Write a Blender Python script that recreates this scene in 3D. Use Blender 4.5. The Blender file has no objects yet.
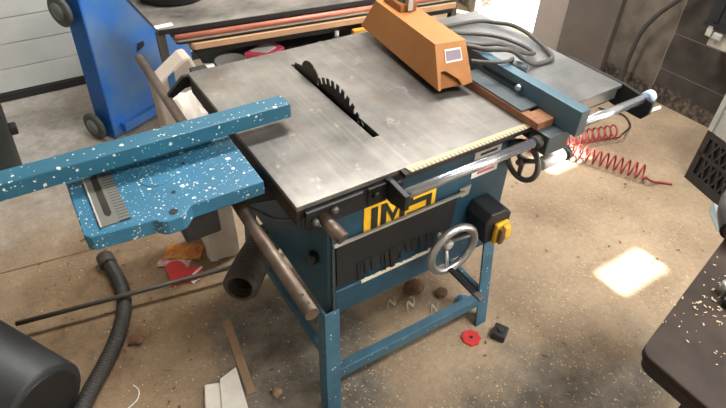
import bpy, bmesh, math, random
from mathutils import Vector, Matrix, Quaternion
random.seed(7)
S = bpy.context.scene
COL = S.collection
PI = math.pi
V = Vector

# ------------------------------------------------------------------ materials
def lin(c):
    return tuple((x/12.92 if x <= .04045 else ((x+.055)/1.055)**2.4) for x in [q/255 for q in c]) + (1,)
MATS = {}
def mat(name, rgb, rough=.6, metal=0, var=.18, vscale=8, bump=0, bscale=60, rgb2=None, spots=None, spot_rgb=(235, 235, 228),
        spot_scale=60, spot_size=.25, spec=.5, stretch=None, emit=0, detail=6):
    if name in MATS: return MATS[name]
    m = bpy.data.materials.new(name); m.use_nodes = True
    nt = m.node_tree; N = nt.nodes; L = nt.links
    b = N['Principled BSDF']
    b.inputs['Roughness'].default_value = rough; b.inputs['Metallic'].default_value = metal
    b.inputs['Specular IOR Level'].default_value = spec
    tc = N.new('ShaderNodeTexCoord'); src = tc.outputs['Object']
    if stretch:
        mp = N.new('ShaderNodeMapping'); mp.inputs['Scale'].default_value = stretch
        L.new(src, mp.inputs['Vector']); vsrc = mp.outputs['Vector']
    else: vsrc = src
    nz = N.new('ShaderNodeTexNoise'); nz.inputs['Scale'].default_value = vscale; nz.inputs['Detail'].default_value = detail
    nz.inputs['Roughness'].default_value = .65
    L.new(vsrc, nz.inputs['Vector'])
    cr = N.new('ShaderNodeValToRGB'); cr.color_ramp.elements[0].position = .3; cr.color_ramp.elements[1].position = .7
    c = lin(rgb)
    if rgb2: a, z = c, lin(rgb2)
    else:
        a = tuple(x*(1-var) for x in c[:3])+(1,); z = tuple(min(1, x*(1+var)) for x in c[:3])+(1,)
    cr.color_ramp.elements[0].color = a; cr.color_ramp.elements[1].color = z
    L.new(nz.outputs['Fac'], cr.inputs['Fac'])
    col = cr.outputs['Color']
    if spots:
        for k, (sc, sz, dens) in enumerate(spots):
            vo = N.new('ShaderNodeTexVoronoi'); vo.inputs['Scale'].default_value = sc
            nd = N.new('ShaderNodeTexNoise'); nd.inputs['Scale'].default_value = sc*1.5
            mixv = N.new('ShaderNodeVectorMath'); mixv.operation = 'MULTIPLY_ADD'
            mixv.inputs[1].default_value = (.5/sc,)*3
            L.new(src, nd.inputs['Vector']); L.new(nd.outputs['Color'], mixv.inputs[0]); L.new(src, mixv.inputs[2])
            L.new(mixv.outputs[0], vo.inputs['Vector'])
            sep = N.new('ShaderNodeSeparateColor'); L.new(vo.outputs['Color'], sep.inputs[0])
            # radius = sz * rand ; only cells whose second random < dens
            mul = N.new('ShaderNodeMath'); mul.operation = 'MULTIPLY'; mul.inputs[1].default_value = sz
            L.new(sep.outputs[0], mul.inputs[0])
            lt = N.new('ShaderNodeMath'); lt.operation = 'LESS_THAN'; L.new(vo.outputs['Distance'], lt.inputs[0]); L.new(mul.outputs[0], lt.inputs[1])
            l2 = N.new('ShaderNodeMath'); l2.operation = 'LESS_THAN'; L.new(sep.outputs[1], l2.inputs[0]); l2.inputs[1].default_value = dens
            an = N.new('ShaderNodeMath'); an.operation = 'MULTIPLY'; L.new(lt.outputs[0], an.inputs[0]); L.new(l2.outputs[0], an.inputs[1])
            mx = N.new('ShaderNodeMix'); mx.data_type = 'RGBA'
            L.new(an.outputs[0], mx.inputs['Factor']); L.new(col, mx.inputs['A']); mx.inputs['B'].default_value = lin(spot_rgb)
            col = mx.outputs['Result']
    L.new(col, b.inputs['Base Color'])
    if bump:
        n2 = N.new('ShaderNodeTexNoise'); n2.inputs['Scale'].default_value = bscale; n2.inputs['Detail'].default_value = 4
        L.new(vsrc, n2.inputs['Vector'])
        bp = N.new('ShaderNodeBump'); bp.inputs['Strength'].default_value = bump; bp.inputs['Distance'].default_value = .01
        L.new(n2.outputs['Fac'], bp.inputs['Height']); L.new(bp.outputs['Normal'], b.inputs['Normal'])
    MATS[name] = m
    return m

M = {}
M['steel_top'] = mat('steel_top', (84, 80, 75), .40, .6, vscale=5, rgb2=(138, 132, 123), stretch=(1, .55, 1), bump=.05, bscale=150,
                     spots=[(26, .30, .16)], spot_rgb=(160, 152, 140))
M['steel_ext'] = mat('steel_ext', (100, 101, 102), .40, .6, vscale=6, rgb2=(140, 140, 140))
M['iron'] = mat('iron', (52, 46, 42), .6, .4, var=.4, vscale=20)
M['black_metal'] = mat('black_metal', (30, 30, 32), .5, .2, var=.3, vscale=20)
M['saw_blue'] = mat('saw_blue', (30, 70, 90), .45, 0, var=.25, vscale=9, spots=[(70, .2, .1)], spot_rgb=(150, 165, 170))
M['leg_blue'] = mat('leg_blue', (58, 96, 116), .5, 0, var=.25, vscale=12, spots=[(90, .3, .2)], spot_rgb=(190, 200, 205))
SPL = [(48, .30, .30), (115, .36, .40), (20, .14, .15), (200, .35, .4)]
M['splash_blue'] = mat('splash_blue', (44, 104, 134), .5, 0, var=.15, vscale=6, spots=SPL, spot_rgb=(204, 208, 202), bump=.05)
M['bar_blue'] = mat('bar_blue', (36, 94, 118), .45, 0, var=.12, vscale=8, spots=[(60, .30, .25), (28, .16, .15), (140, .34, .30)], spot_rgb=(214, 212, 202))
M['fence_blue'] = mat('fence_blue', (70, 98, 112), .42, .1, var=.12, vscale=10)
M['fence_dark'] = mat('fence_dark', (70, 78, 82), .5, .3, var=.15, vscale=10)
M['plate_grey'] = mat('plate_grey', (88, 95, 99), .42, .3, var=.15, vscale=10)
M['wood_fence'] = mat('wood_fence', (116, 74, 49), .6, 0, rgb2=(146, 99, 69), vscale=14, stretch=(8, 1, 8))
M['orange'] = mat('orange', (164, 106, 50), .55, 0, rgb2=(174, 116, 58), vscale=10, bump=.03)
M['orange_in'] = mat('orange_in', (138, 86, 38), .7)
M['chrome'] = mat('chrome', (184, 189, 198), .24, .9, var=.05)
M['chrome_dull'] = mat('chrome_dull', (178, 180, 182), .32, .9, var=.1)
M['rust_rod'] = mat('rust_rod', (72, 60, 52), .42, .5, rgb2=(124, 108, 96), vscale=14)
M['blade'] = mat('blade', (40, 36, 33), .5, .6, var=.3, vscale=20)
M['knife'] = mat('knife', (66, 52, 44), .5, .5, var=.2)
M['rubber'] = mat('rubber', (22, 23, 25), .6, 0, var=.3, vscale=12, spots=[(80, .15, .08)], spot_rgb=(110, 105, 96))
M['black_plastic'] = mat('black_plastic', (30, 31, 34), .45, 0, var=.2)
M['dark_handwheel'] = mat('dark_handwheel', (92, 90, 86), .4, .4, var=.2)
M['yellow'] = mat('yellow', (240, 190, 32), .55, 0, var=.06)
M['yellow_switch'] = mat('yellow_switch', (214, 170, 40), .5, 0, var=.12, vscale=40)
M['ink'] = mat('ink', (28, 27, 26), .6, 0, var=.1)
M['white'] = mat('white', (226, 224, 220), .6, 0, var=.05)
M['cap_white'] = mat('cap_white', (160, 178, 204), .5, 0, var=.05)
M['pinkink'] = mat('pinkink', (196, 90, 110), .6, 0, var=.05)
M['grey_label'] = mat('grey_label', (134, 120, 134), .5, 0, var=.1, vscale=30)
M['cable'] = mat('cable', (72, 69, 65), .5, 0, var=.12)
M['cart_blue'] = mat('cart_blue', (30, 110, 196), .5, 0, rgb2=(108, 132, 156), vscale=3.5, detail=3)  # grey second tone paints reflections into the blue
M['cart_edge'] = mat('cart_edge', (16, 92, 172), .5, 0, var=.15)
M['caster'] = mat('caster', (74, 80, 77), .6, 0, var=.2, vscale=30)
M['caster_hub'] = mat('caster_hub', (108, 114, 110), .5, 0, var=.2)
M['bench_top'] = mat('bench_top', (60, 57, 54), .45, 0, rgb2=(136, 130, 122), vscale=7, detail=10)
M['bench_dark'] = mat('bench_dark', (34, 32, 31), .6, 0, var=.3)
M['grey_leg'] = mat('grey_leg', (96, 92, 88), .5, .2, var=.1)
M['copper'] = mat('copper', (176, 100, 84), .4, .15, rgb2=(206, 132, 112), vscale=5)
M['tan_board'] = mat('tan_board', (190, 150, 116), .6, 0, var=.1)
M['pale_board'] = mat('pale_board', (176, 168, 152), .6, 0, var=.1)
M['pink'] = mat('pink', (226, 96, 118), .55, 0, var=.06)
M['bag'] = mat('bag', (180, 168, 156), .8, 0, var=.1, vscale=14, bump=.3, bscale=12)
M['bag_white'] = mat('bag_white', (206, 196, 186), .8, 0, var=.08, vscale=14, bump=.3, bscale=10)
M['bag_blue'] = mat('bag_blue', (58, 104, 150), .6)
M['clear'] = mat('clear', (160, 156, 152), .25, 0, var=.1)
M['ochre'] = mat('ochre', (200, 140, 46), .6, 0, var=.1)
M['moss'] = mat('moss', (96, 98, 48), .95, 0, var=.5, vscale=60, bump=.5)
M['black_tub'] = mat('black_tub', (24, 25, 28), .45, 0, var=.2)
M['bin_black'] = mat('bin_black', (38, 40, 42), .5, 0, var=.2, vscale=6, spots=[(60, .22, .1)], spot_rgb=(150, 150, 150))
M['bin_green'] = mat('bin_green', (50, 60, 58), .6, 0, var=.2)
M['hose'] = mat('hose', (58, 55, 52), .55, 0, var=.2, vscale=20)
M['hose_black'] = mat('hose_black', (70, 62, 54), .6, 0, var=.3, vscale=30)
M['rod_dark'] = mat('rod_dark', (88, 82, 75), .5, .4, var=.2, vscale=20)
M['red'] = mat('red', (196, 44, 44), .6, 0, var=.12, vscale=40)
M['paper'] = mat('paper', (214, 208, 198), .7, 0, var=.08, vscale=30)
M['flyer_y'] = mat('flyer_y', (206, 150, 50), .6, 0, rgb2=(166, 74, 44), vscale=28)
M['flyer_r'] = mat('flyer_r', (184, 50, 56), .6, 0, rgb2=(200, 190, 180), vscale=40)
M['coil_red'] = mat('coil_red', (146, 48, 48), .4, 0, var=.15)
M['crate_black'] = mat('crate_black', (36, 36, 38), .5, 0, var=.2)
M['crate_grey'] = mat('crate_grey', (158, 160, 157), .55, 0, var=.08)
M['box_pale'] = mat('box_pale', (170, 168, 160), .6, 0, var=.08)
M['dark_table'] = mat('dark_table', (36, 29, 26), .62, 0, spec=.22, rgb2=(62, 51, 44), vscale=7, bump=.03)
M['dark_table_edge'] = mat('dark_table_edge', (24, 22, 22), .5)
M['pale_blue'] = mat('pale_blue', (150, 170, 176), .6, 0, var=.1)
M['lath'] = mat('lath', (146, 120, 95), .8, 0, var=.2, vscale=12, bump=.1)
M['shaving'] = mat('shaving', (184, 164, 134), .8, 0, var=.2, vscale=40)
M['curl'] = mat('curl', (226, 214, 192), .7, 0, var=.08)
M['bark'] = mat('bark', (110, 80, 58), .9, 0, var=.3, vscale=40, bump=.3)
M['door_white'] = mat('door_white', (196, 198, 194), .5, 0, var=.05)
M['seal'] = mat('seal', (36, 36, 35), .7, 0, var=.2)
M['panel_dark'] = mat('panel_dark', (84, 78, 74), .5, 0, rgb2=(104, 96, 92), vscale=3)
M['jamb'] = mat('jamb', (150, 142, 138), .6, 0, var=.06)
M['wall_white'] = mat('wall_white', (206, 202, 194), .8, 0, var=.05)
M['ceil'] = mat('ceil', (190, 188, 182), .8, 0, var=.05)
M['outside'] = mat('outside', (190, 184, 174), .9, 0, var=.1)

def steel_material():
    m = bpy.data.materials.new('steel_worn'); m.use_nodes = True
    nt = m.node_tree; N = nt.nodes; L = nt.links; b = N['Principled BSDF']; b.inputs['Metallic'].default_value = .75
    tc = N.new('ShaderNodeTexCoord')
    def noise(sc, det, stretch=None, rough=.6):
        n = N.new('ShaderNodeTexNoise'); n.inputs['Scale'].default_value = sc; n.inputs['Detail'].default_value = det; n.inputs['Roughness'].default_value = rough
        if stretch:
            mp = N.new('ShaderNodeMapping'); mp.inputs['Scale'].default_value = stretch; L.new(tc.outputs['Object'], mp.inputs['Vector']); L.new(mp.outputs[0], n.inputs['Vector'])
        else: L.new(tc.outputs['Object'], n.inputs['Vector'])
        return n
    def ramp(src, p0, c0, p1, c1):
        r = N.new('ShaderNodeValToRGB'); e = r.color_ramp.elements; e[0].position = p0; e[0].color = c0; e[1].position = p1; e[1].color = c1; L.new(src, r.inputs['Fac']); return r
    def mix(f, a, bb):
        x = N.new('ShaderNodeMix'); x.data_type = 'RGBA'; L.new(f, x.inputs['Factor']); L.new(a, x.inputs['A'])
        if isinstance(bb, tuple): x.inputs['B'].default_value = bb
        else: L.new(bb, x.inputs['B'])
        return x.outputs['Result']
    c = ramp(noise(3.2, 9).outputs['Fac'], .32, lin((92, 89, 86)), .68, lin((154, 150, 144))).outputs['Color']
    sc = ramp(noise(60, 3, (1, .05, 1)).outputs['Fac'], .5, (0, 0, 0, 1), .8, (.22, .22, .22, 1)).outputs['Color']
    c = mix(sc, c, lin((188, 182, 174)))
    s2 = ramp(noise(50, 3, (.06, 1, 1)).outputs['Fac'], .55, (0, 0, 0, 1), .8, (.2, .2, .2, 1)).outputs['Color']
    c = mix(s2, c, lin((92, 86, 80)))
    pt = ramp(noise(19, 6, (1, .6, 1), .75).outputs['Fac'], .6, (0, 0, 0, 1), .72, (.55, .55, .55, 1)).outputs['Color']
    c = mix(pt, c, lin((190, 183, 173)))
    rs = ramp(noise(6, 7).outputs['Fac'], .58, (0, 0, 0, 1), .7, (.5, .5, .5, 1)).outputs['Color']
    c = mix(rs, c, lin((120, 104, 88)))
    L.new(c, b.inputs['Base Color'])
    rr = N.new('ShaderNodeMapRange'); rr.inputs['To Min'].default_value = .30; rr.inputs['To Max'].default_value = .56
    L.new(noise(8, 6).outputs['Fac'], rr.inputs['Value']); L.new(rr.outputs[0], b.inputs['Roughness'])
    return m
M['steel_top'] = steel_material()

def floor_material():
    m = bpy.data.materials.new('floor_concrete'); m.use_nodes = True
    nt = m.node_tree; N = nt.nodes; L = nt.links; b = N['Principled BSDF']
    b.inputs['Roughness'].default_value = .8; b.inputs['Specular IOR Level'].default_value = .25
    tc = N.new('ShaderNodeTexCoord')
    def noise(sc, det=6, rough=.6):
        n = N.new('ShaderNodeTexNoise'); n.inputs['Scale'].default_value = sc; n.inputs['Detail'].default_value = det
        n.inputs['Roughness'].default_value = rough; L.new(tc.outputs['Object'], n.inputs['Vector']); return n
    def ramp(src, p0, c0, p1, c1):
        r = N.new('ShaderNodeValToRGB'); e = r.color_ramp.elements
        e[0].position = p0; e[0].color = c0; e[1].position = p1; e[1].color = c1; L.new(src, r.inputs['Fac']); return r
    def mix(f, a, bb, mode='MIX'):
        x = N.new('ShaderNodeMix'); x.data_type = 'RGBA'; x.blend_type = mode
        if isinstance(f, float): x.inputs['Factor'].default_value = f
        else: L.new(f, x.inputs['Factor'])
        L.new(a, x.inputs['A'])
        if isinstance(bb, tuple): x.inputs['B'].default_value = bb
        else: L.new(bb, x.inputs['B'])
        return x.outputs['Result']
    base = ramp(noise(2.2, 8).outputs['Fac'], .35, lin((142, 123, 102)), .68, lin((174, 154, 129))).outputs['Color']
    # worn grey cement showing through under and in front of the saw
    def blob(cx, cy, rx, ry, edge=.35):
        mp = N.new('ShaderNodeMapping'); mp.inputs['Location'].default_value = (-cx/rx, -cy/ry, 0); mp.inputs['Scale'].default_value = (1/rx, 1/ry, 0)
        L.new(tc.outputs['Object'], mp.inputs['Vector'])
        ln = N.new('ShaderNodeVectorMath'); ln.operation = 'LENGTH'; L.new(mp.outputs[0], ln.inputs[0])
        ad = N.new('ShaderNodeMath'); ad.operation = 'MULTIPLY_ADD'; ad.inputs[1].default_value = 1.1; L.new(noise(5).outputs['Fac'], ad.inputs[0]); L.new(ln.outputs['Value'], ad.inputs[2])
        dv = N.new('ShaderNodeMath'); dv.operation = 'MULTIPLY'; dv.inputs[1].default_value = .4; L.new(ad.outputs[0], dv.inputs[0])
        return ramp(dv.outputs[0], (1.55-edge)*.4, (1, 1, 1, 1), 1.55*.4, (0, 0, 0, 1)).outputs['Color']
    grey = ramp(noise(9, 8).outputs['Fac'], .3, lin((82, 77, 71)), .7, lin((138, 129, 117))).outputs['Color']
    c = base
    c = mix(blob(-.05, 1.55, .55, .6, .6), c, ramp(noise(6, 8).outputs['Fac'], .3, lin((112, 90, 68)), .72, lin((156, 132, 104))).outputs['Color'])
    c = mix(blob(.42, 1.0, .34, .42), c, grey)
    c = mix(blob(.9, .35, .75, .35, .5), c, grey)
    c = mix(blob(-.4, 3.0, 1.25, 1.0, .6), c, ramp(noise(12, 8).outputs['Fac'], .3, lin((160, 154, 148)), .7, lin((196, 190, 183))).outputs['Color'])
    # loose dust: fine pale flecks
    vo = N.new('ShaderNodeTexVoronoi'); vo.inputs['Scale'].default_value = 120; L.new(tc.outputs['Object'], vo.inputs['Vector'])
    fl = ramp(vo.outputs['Distance'], .14, (1, 1, 1, 1), .2, (0, 0, 0, 1))
    msk = ramp(noise(3.3, 5).outputs['Fac'], .42, (0, 0, 0, 1), .62, (.75, .75, .75, 1))
    mm = N.new('ShaderNodeMath'); mm.operation = 'MULTIPLY'; L.new(fl.outputs['Color'], mm.inputs[0]); L.new(msk.outputs['Color'], mm.inputs[1])
    c = mix(mm.outputs[0], c, lin((204, 186, 160)))
    st = ramp(noise(1.3, 9, .7).outputs['Fac'], .56, (0, 0, 0, 1), .7, (.6, .6, .6, 1))
    c = mix(st.outputs['Color'], c, lin((118, 98, 80)))
    gr = ramp(noise(42, 8, .8).outputs['Fac'], .34, (.80, .79, .77, 1), .64, (1.08, 1.08, 1.08, 1)).outputs['Color']
    x = mix(1.0, c, gr, 'MULTIPLY'); L.new(x, b.inputs['Base Color'])
    bp = N.new('ShaderNodeBump'); bp.inputs['Strength'].default_value = .45; bp.inputs['Distance'].default_value = .008
    L.new(noise(60, 6).outputs['Fac'], bp.inputs['Height']); L.new(bp.outputs['Normal'], b.inputs['Normal'])
    return m

def wall_block_material():
    m = bpy.data.materials.new('painted_block'); m.use_nodes = True
    nt = m.node_tree; N = nt.nodes; L = nt.links; b = N['Principled BSDF']; b.inputs['Roughness'].default_value = .75
    tc = N.new('ShaderNodeTexCoord'); sp = N.new('ShaderNodeSeparateXYZ'); L.new(tc.outputs['Object'], sp.inputs[0])
    nz = N.new('ShaderNodeTexNoise'); nz.inputs['Scale'].default_value = 9; nz.inputs['Detail'].default_value = 9; L.new(tc.outputs['Object'], nz.inputs['Vector'])
    cr = N.new('ShaderNodeValToRGB'); e = cr.color_ramp.elements
    e[0].position = .3; e[0].color = lin((76, 70, 63)); e[1].position = .75; e[1].color = lin((118, 109, 98)); L.new(nz.outputs['Fac'], cr.inputs['Fac'])
    c2 = N.new('ShaderNodeValToRGB'); e = c2.color_ramp.elements
    e[0].position = .3; e[0].color = lin((44, 41, 38)); e[1].position = .8; e[1].color = lin((78, 72, 66)); L.new(nz.outputs['Fac'], c2.inputs['Fac'])
    def step(src, v, op='GREATER_THAN'):
        n = N.new('ShaderNodeMath'); n.operation = op; L.new(src, n.inputs[0]); n.inputs[1].default_value = v; return n.outputs[0]
    def mix(f, a, bb):
        x = N.new('ShaderNodeMix'); x.data_type = 'RGBA'; L.new(f, x.inputs['Factor']); L.new(a, x.inputs['A'])
        if isinstance(bb, tuple): x.inputs['B'].default_value = bb
        else: L.new(bb, x.inputs['B'])
        return x.outputs['Result']
    ny = N.new('ShaderNodeMath'); ny.operation = 'MULTIPLY_ADD'; ny.inputs[1].default_value = .02; L.new(nz.outputs['Fac'], ny.inputs[0]); L.new(sp.outputs['Y'], ny.inputs[2])
    c = mix(step(ny.outputs[0], 1.566, 'LESS_THAN'), cr.outputs['Color'], c2.outputs['Color'])
    def seam(src, v, w):
        s = N.new('ShaderNodeMath'); s.operation = 'SUBTRACT'; L.new(src, s.inputs[0]); s.inputs[1].default_value = v
        a = N.new('ShaderNodeMath'); a.operation = 'ABSOLUTE'; L.new(s.outputs[0], a.inputs[0]); return step(a.outputs[0], w, 'LESS_THAN')
    for v in (.2, .41): 
        c = mix(seam(sp.outputs['Z'], v, .0025), c, lin((104, 97, 88)))
    c = mix(seam(ny.outputs[0], 1.568, .003), c, lin((120, 112, 100)))
    nzz = N.new('ShaderNodeMath'); nzz.operation = 'MULTIPLY_ADD'; nzz.inputs[1].default_value = -.12; L.new(nz.outputs['Fac'], nzz.inputs[0]); L.new(sp.outputs['Z'], nzz.inputs[2])
    c = mix(step(sp.outputs['Z'], .655), c, lin((206, 200, 190)))
    n3 = N.new('ShaderNodeTexNoise'); n3.inputs['Scale'].default_value = 45; L.new(tc.outputs['Object'], n3.inputs['Vector'])
    c3 = N.new('ShaderNodeValToRGB'); e = c3.color_ramp.elements
    e[0].position = .4; e[0].color = lin((46, 40, 35)); e[1].position = .7; e[1].color = lin((104, 92, 78)); L.new(n3.outputs['Fac'], c3.inputs['Fac'])
    c = mix(step(nzz.outputs[0], .04, 'LESS_THAN'), c, c3.outputs['Color'])
    L.new(c, b.inputs['Base Color'])
    bp = N.new('ShaderNodeBump'); bp.inputs['Strength'].default_value = .4; bp.inputs['Distance'].default_value = .01
    L.new(nz.outputs['Fac'], bp.inputs['Height']); L.new(bp.outputs['Normal'], b.inputs['Normal'])
    return m

def ruler_material(name, base, ink, pitch, axis):
    m = bpy.data.materials.new(name); m.use_nodes = True
    nt = m.node_tree; N = nt.nodes; L = nt.links; b = N['Principled BSDF']; b.inputs['Roughness'].default_value = .5
    tc = N.new('ShaderNodeTexCoord'); sp = N.new('ShaderNodeSeparateXYZ'); L.new(tc.outputs['Generated'], sp.inputs[0])
    mu = N.new('ShaderNodeMath'); mu.operation = 'MULTIPLY'; mu.inputs[1].default_value = pitch; L.new(sp.outputs[axis], mu.inputs[0])
    fr = N.new('ShaderNodeMath'); fr.operation = 'FRACT'; L.new(mu.outputs[0], fr.inputs[0])
    lt = N.new('ShaderNodeMath'); lt.operation = 'LESS_THAN'; lt.inputs[1].default_value = .28; L.new(fr.outputs[0], lt.inputs[0])
    o = 'Y' if axis == 'X' else 'X'
    g = N.new('ShaderNodeMath'); g.operation = 'LESS_THAN' if axis == 'X' else 'GREATER_THAN'; g.inputs[1].default_value = .45 if axis == 'X' else .6; L.new(sp.outputs[o], g.inputs[0])
    an = N.new('ShaderNodeMath'); an.operation = 'MULTIPLY'; L.new(lt.outputs[0], an.inputs[0]); L.new(g.outputs[0], an.inputs[1])
    x = N.new('ShaderNodeMix'); x.data_type = 'RGBA'; L.new(an.outputs[0], x.inputs['Factor']); x.inputs['A'].default_value = lin(base); x.inputs['B'].default_value = lin(ink)
    L.new(x.outputs['Result'], b.inputs['Base Color'])
    return m
M['ruler'] = ruler_material('ruler_scale_marks', (166, 154, 126), (84, 76, 62), 32, 'X')
M['scale'] = ruler_material('slide_scale_marks', (104, 103, 97), (52, 52, 50), 18, 'Y')

# ------------------------------------------------------------------ mesh builder
class MB:
    def __init__(s): s.bm = bmesh.new(); s.smooth = set()
    def box(s, x0, x1, y0, y1, z0, z1, bev=0, rot=None, piv=None):
        r = bmesh.ops.create_cube(s.bm, size=1)
        vs = r['verts']
        bmesh.ops.scale(s.bm, vec=(x1-x0, y1-y0, z1-z0), verts=vs)
        c = V(((x0+x1)/2, (y0+y1)/2, (z0+z1)/2))
        bmesh.ops.translate(s.bm, vec=c, verts=vs)
        if bev:
            es = list({e for v in vs for e in v.link_edges})
            rr = bmesh.ops.bevel(s.bm, geom=es, offset=bev, segments=2, profile=.5, affect='EDGES')
            vs = list({v for f in rr['faces'] for v in f.verts} | {v for v in vs if v.is_valid})
        if rot:
            bmesh.ops.rotate(s.bm, cent=piv or c, matrix=rot, verts=vs)
        return s
    def prism(s, poly, d0, d1, axis='z', frame=None):
        """poly in the two other axes; extruded along axis from d0 to d1. axis 'z': (x,y); 'y': (x,z); 'x': (y,z)"""
        def P(p, d):
            q = {'z': (p[0], p[1], d), 'y': (p[0], d, p[1]), 'x': (d, p[0], p[1])}[axis]
            return frame(V(q)) if frame else V(q)
        a = [s.bm.verts.new(P(p, d0)) for p in poly]; b = [s.bm.verts.new(P(p, d1)) for p in poly]
        n = len(poly); fs = [s.bm.faces.new(a), s.bm.faces.new(b)]
        for i in range(n): fs.append(s.bm.faces.new((a[i], a[(i+1) % n], b[(i+1) % n], b[i])))
        return s
    def hexa(s, b4, t4):
        a = [s.bm.verts.new(V(p)) for p in b4]; b = [s.bm.verts.new(V(p)) for p in t4]
        s.bm.faces.new(a); s.bm.faces.new(b)
        for i in range(4): s.bm.faces.new((a[i], a[(i+1) % 4], b[(i+1) % 4], b[i]))
        return s
    def poly(s, pts):
        s.bm.faces.new([s.bm.verts.new(V(p)) for p in pts]); return s
    def tube(s, pts, r, seg=14, closed=False, caps=True):
        pts = [V(p) for p in pts]; n = len(pts)
        rr = r if isinstance(r, (list, tuple)) else [r]*n
        rings = []; up = None
        for i, p in enumerate(pts):
            if closed: t = pts[(i+1) % n]-pts[i-1]
            else: t = pts[min(i+1, n-1)]-pts[max(i-1, 0)]
            t.normalize()
            if up is None:
                up = t.cross(V((0, 0, 1)) if abs(t.z) < .9 else V((1, 0, 0))).normalized()
            else: up = (up-t*up.dot(t)).normalized()
            w = t.cross(up)
            rings.append([s.bm.verts.new(p+(up*math.cos(2*PI*k/seg)+w*math.sin(2*PI*k/seg))*rr[i]) for k in range(seg)])
        m = n if closed else n-1
        for i in range(m):
            a, b = rings[i], rings[(i+1) % n]
            # best alignment for closed loops
            off = 0
            if closed and i == n-1:
                off = min(range(seg), key=lambda o: (a[0].co-b[o].co).length)
            for k in range(seg):
                f = s.bm.faces.new((a[k], a[(k+1) % seg], b[(k+1+off) % seg], b[(k+off) % seg])); f.smooth = True
        if caps and not closed:
            s.bm.faces.new(rings[0]); s.bm.faces.new(rings[-1])
        return s
    def lathe(s, prof, o, ax=(0, 0, 1), seg=32, cap=True):
        """prof: (radius, along)"""
        o = V(o); ax = V(ax).normalized()
        u = ax.cross(V((0, 0, 1)) if abs(ax.z) < .9 else V((1, 0, 0))).normalized(); w = ax.cross(u)
        rings = [[s.bm.verts.new(o+ax*h+(u*math.cos(2*PI*k/seg)+w*math.sin(2*PI*k/seg))*r) for k in range(seg)] for r, h in prof]
        for a, b in zip(rings, rings[1:]):
            for k in range(seg):
                f = s.bm.faces.new((a[k], a[(k+1) % seg], b[(k+1) % seg], b[k])); f.smooth = True
        if cap: s.bm.faces.new(rings[0]); s.bm.faces.new(rings[-1])
        return s
    def build(s, name, m, parent=None, bevel=0, solid=0):
        bmesh.ops.recalc_face_normals(s.bm, faces=s.bm.faces)
        me = bpy.data.meshes.new(name); s.bm.to_mesh(me); s.bm.free()
        me.materials.append(m if not isinstance(m, str) else M[m])
        o = bpy.data.objects.new(name, me); COL.objects.link(o)
        if parent is not None:
            o.parent = parent
            o.matrix_parent_inverse = world_of(parent).inverted()
        else:
            # put the origin at the middle of the base
            xs = [v.co for v in me.vertices]
            lo = V((min(v[i] for v in xs) for i in range(3))); hi = V((max(v[i] for v in xs) for i in range(3)))
            b = V(((lo.x+hi.x)/2, (lo.y+hi.y)/2, lo.z))
            if not name.startswith(('floor', 'wall')):
                me.transform(Matrix.Translation(-b)); o.location = b
        if solid:
            q = o.modifiers.new('thickness', 'SOLIDIFY'); q.thickness = solid; q.offset = 0
        if bevel:
            q = o.modifiers.new('edge', 'BEVEL'); q.width = bevel; q.segments = 2; q.limit_method = 'ANGLE'; q.angle_limit = .7
        return o
def world_of(o):
    m = Matrix.Translation(o.location) @ o.rotation_euler.to_matrix().to_4x4()
    if o.parent is not None: m = world_of(o.parent) @ o.matrix_parent_inverse @ m
    return m
def tag(o, label, cat, group=None, kind=None):
    o['label'] = label; o['category'] = cat
    if group: o['group'] = group
    if kind: o['kind'] = kind
    return o
def thing(name, label, cat, loc, group=None):
    o = bpy.data.objects.new(name, None); COL.objects.link(o); o.location = loc; o.empty_display_size = .05
    return tag(o, label, cat, group)
def struct(o): o['kind'] = 'structure'; return o
def rz(a): return Matrix.Rotation(a, 3, 'Z')
def arc(c, r, a0, a1, n, plane='yz', d=0):
    out = []
    for i in range(n+1):
        a = a0+(a1-a0)*i/n; p, q = c[0]+r*math.cos(a), c[1]+r*math.sin(a)
        out.append((p, q) if plane == '2d' else ((d, p, q) if plane == 'yz' else ((p, d, q) if plane == 'xz' else (p, q, d))))
    return out
def smooth_path(pts, n=6):
    pts = [V(p) for p in pts]; out = []
    for i in range(len(pts)-1):
        p0, p1, p2, p3 = pts[max(i-1, 0)], pts[i], pts[i+1], pts[min(i+2, len(pts)-1)]
        for k in range(n):
            t = k/n
            out.append(.5*((2*p1)+(p2-p0)*t+(2*p0-5*p1+4*p2-p3)*t*t+(3*p1-p0-3*p2+p3)*t**3))
    out.append(pts[-1]); return out
def ribbed(path, r, pitch_n, amp):
    """radii along a densely resampled path for a corrugated hose"""
    P = [V(p) for p in path]; L = [0]
    for a, b in zip(P, P[1:]): L.append(L[-1]+(b-a).length)
    n = pitch_n*4; pts = []; rad = []
    j = 0
    for i in range(n+1):
        d = L[-1]*i/n
        while j < len(P)-2 and L[j+1] < d: j += 1
        t = (d-L[j])/max(1e-9, L[j+1]-L[j]); pts.append(P[j].lerp(P[j+1], t))
        rad.append(r+amp*(1 if i % 4 in (1, 2) else -1))
    return pts, rad

# ------------------------------------------------------------------ room
XR, YB, XL, YF, ZC = 3.08, 3.45, -2.6, -2.6, 2.7
f = MB().box(XL-.1, XR+.1, YF-.1, YB+.1, -.12, 0).build('floor', floor_material()); struct(f)
mb = MB(); mb.box(-6, 14, -12, 14, -.3, -.13); g = mb.build('ground_outside', 'outside'); struct(g)
wb = wall_block_material()
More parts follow.
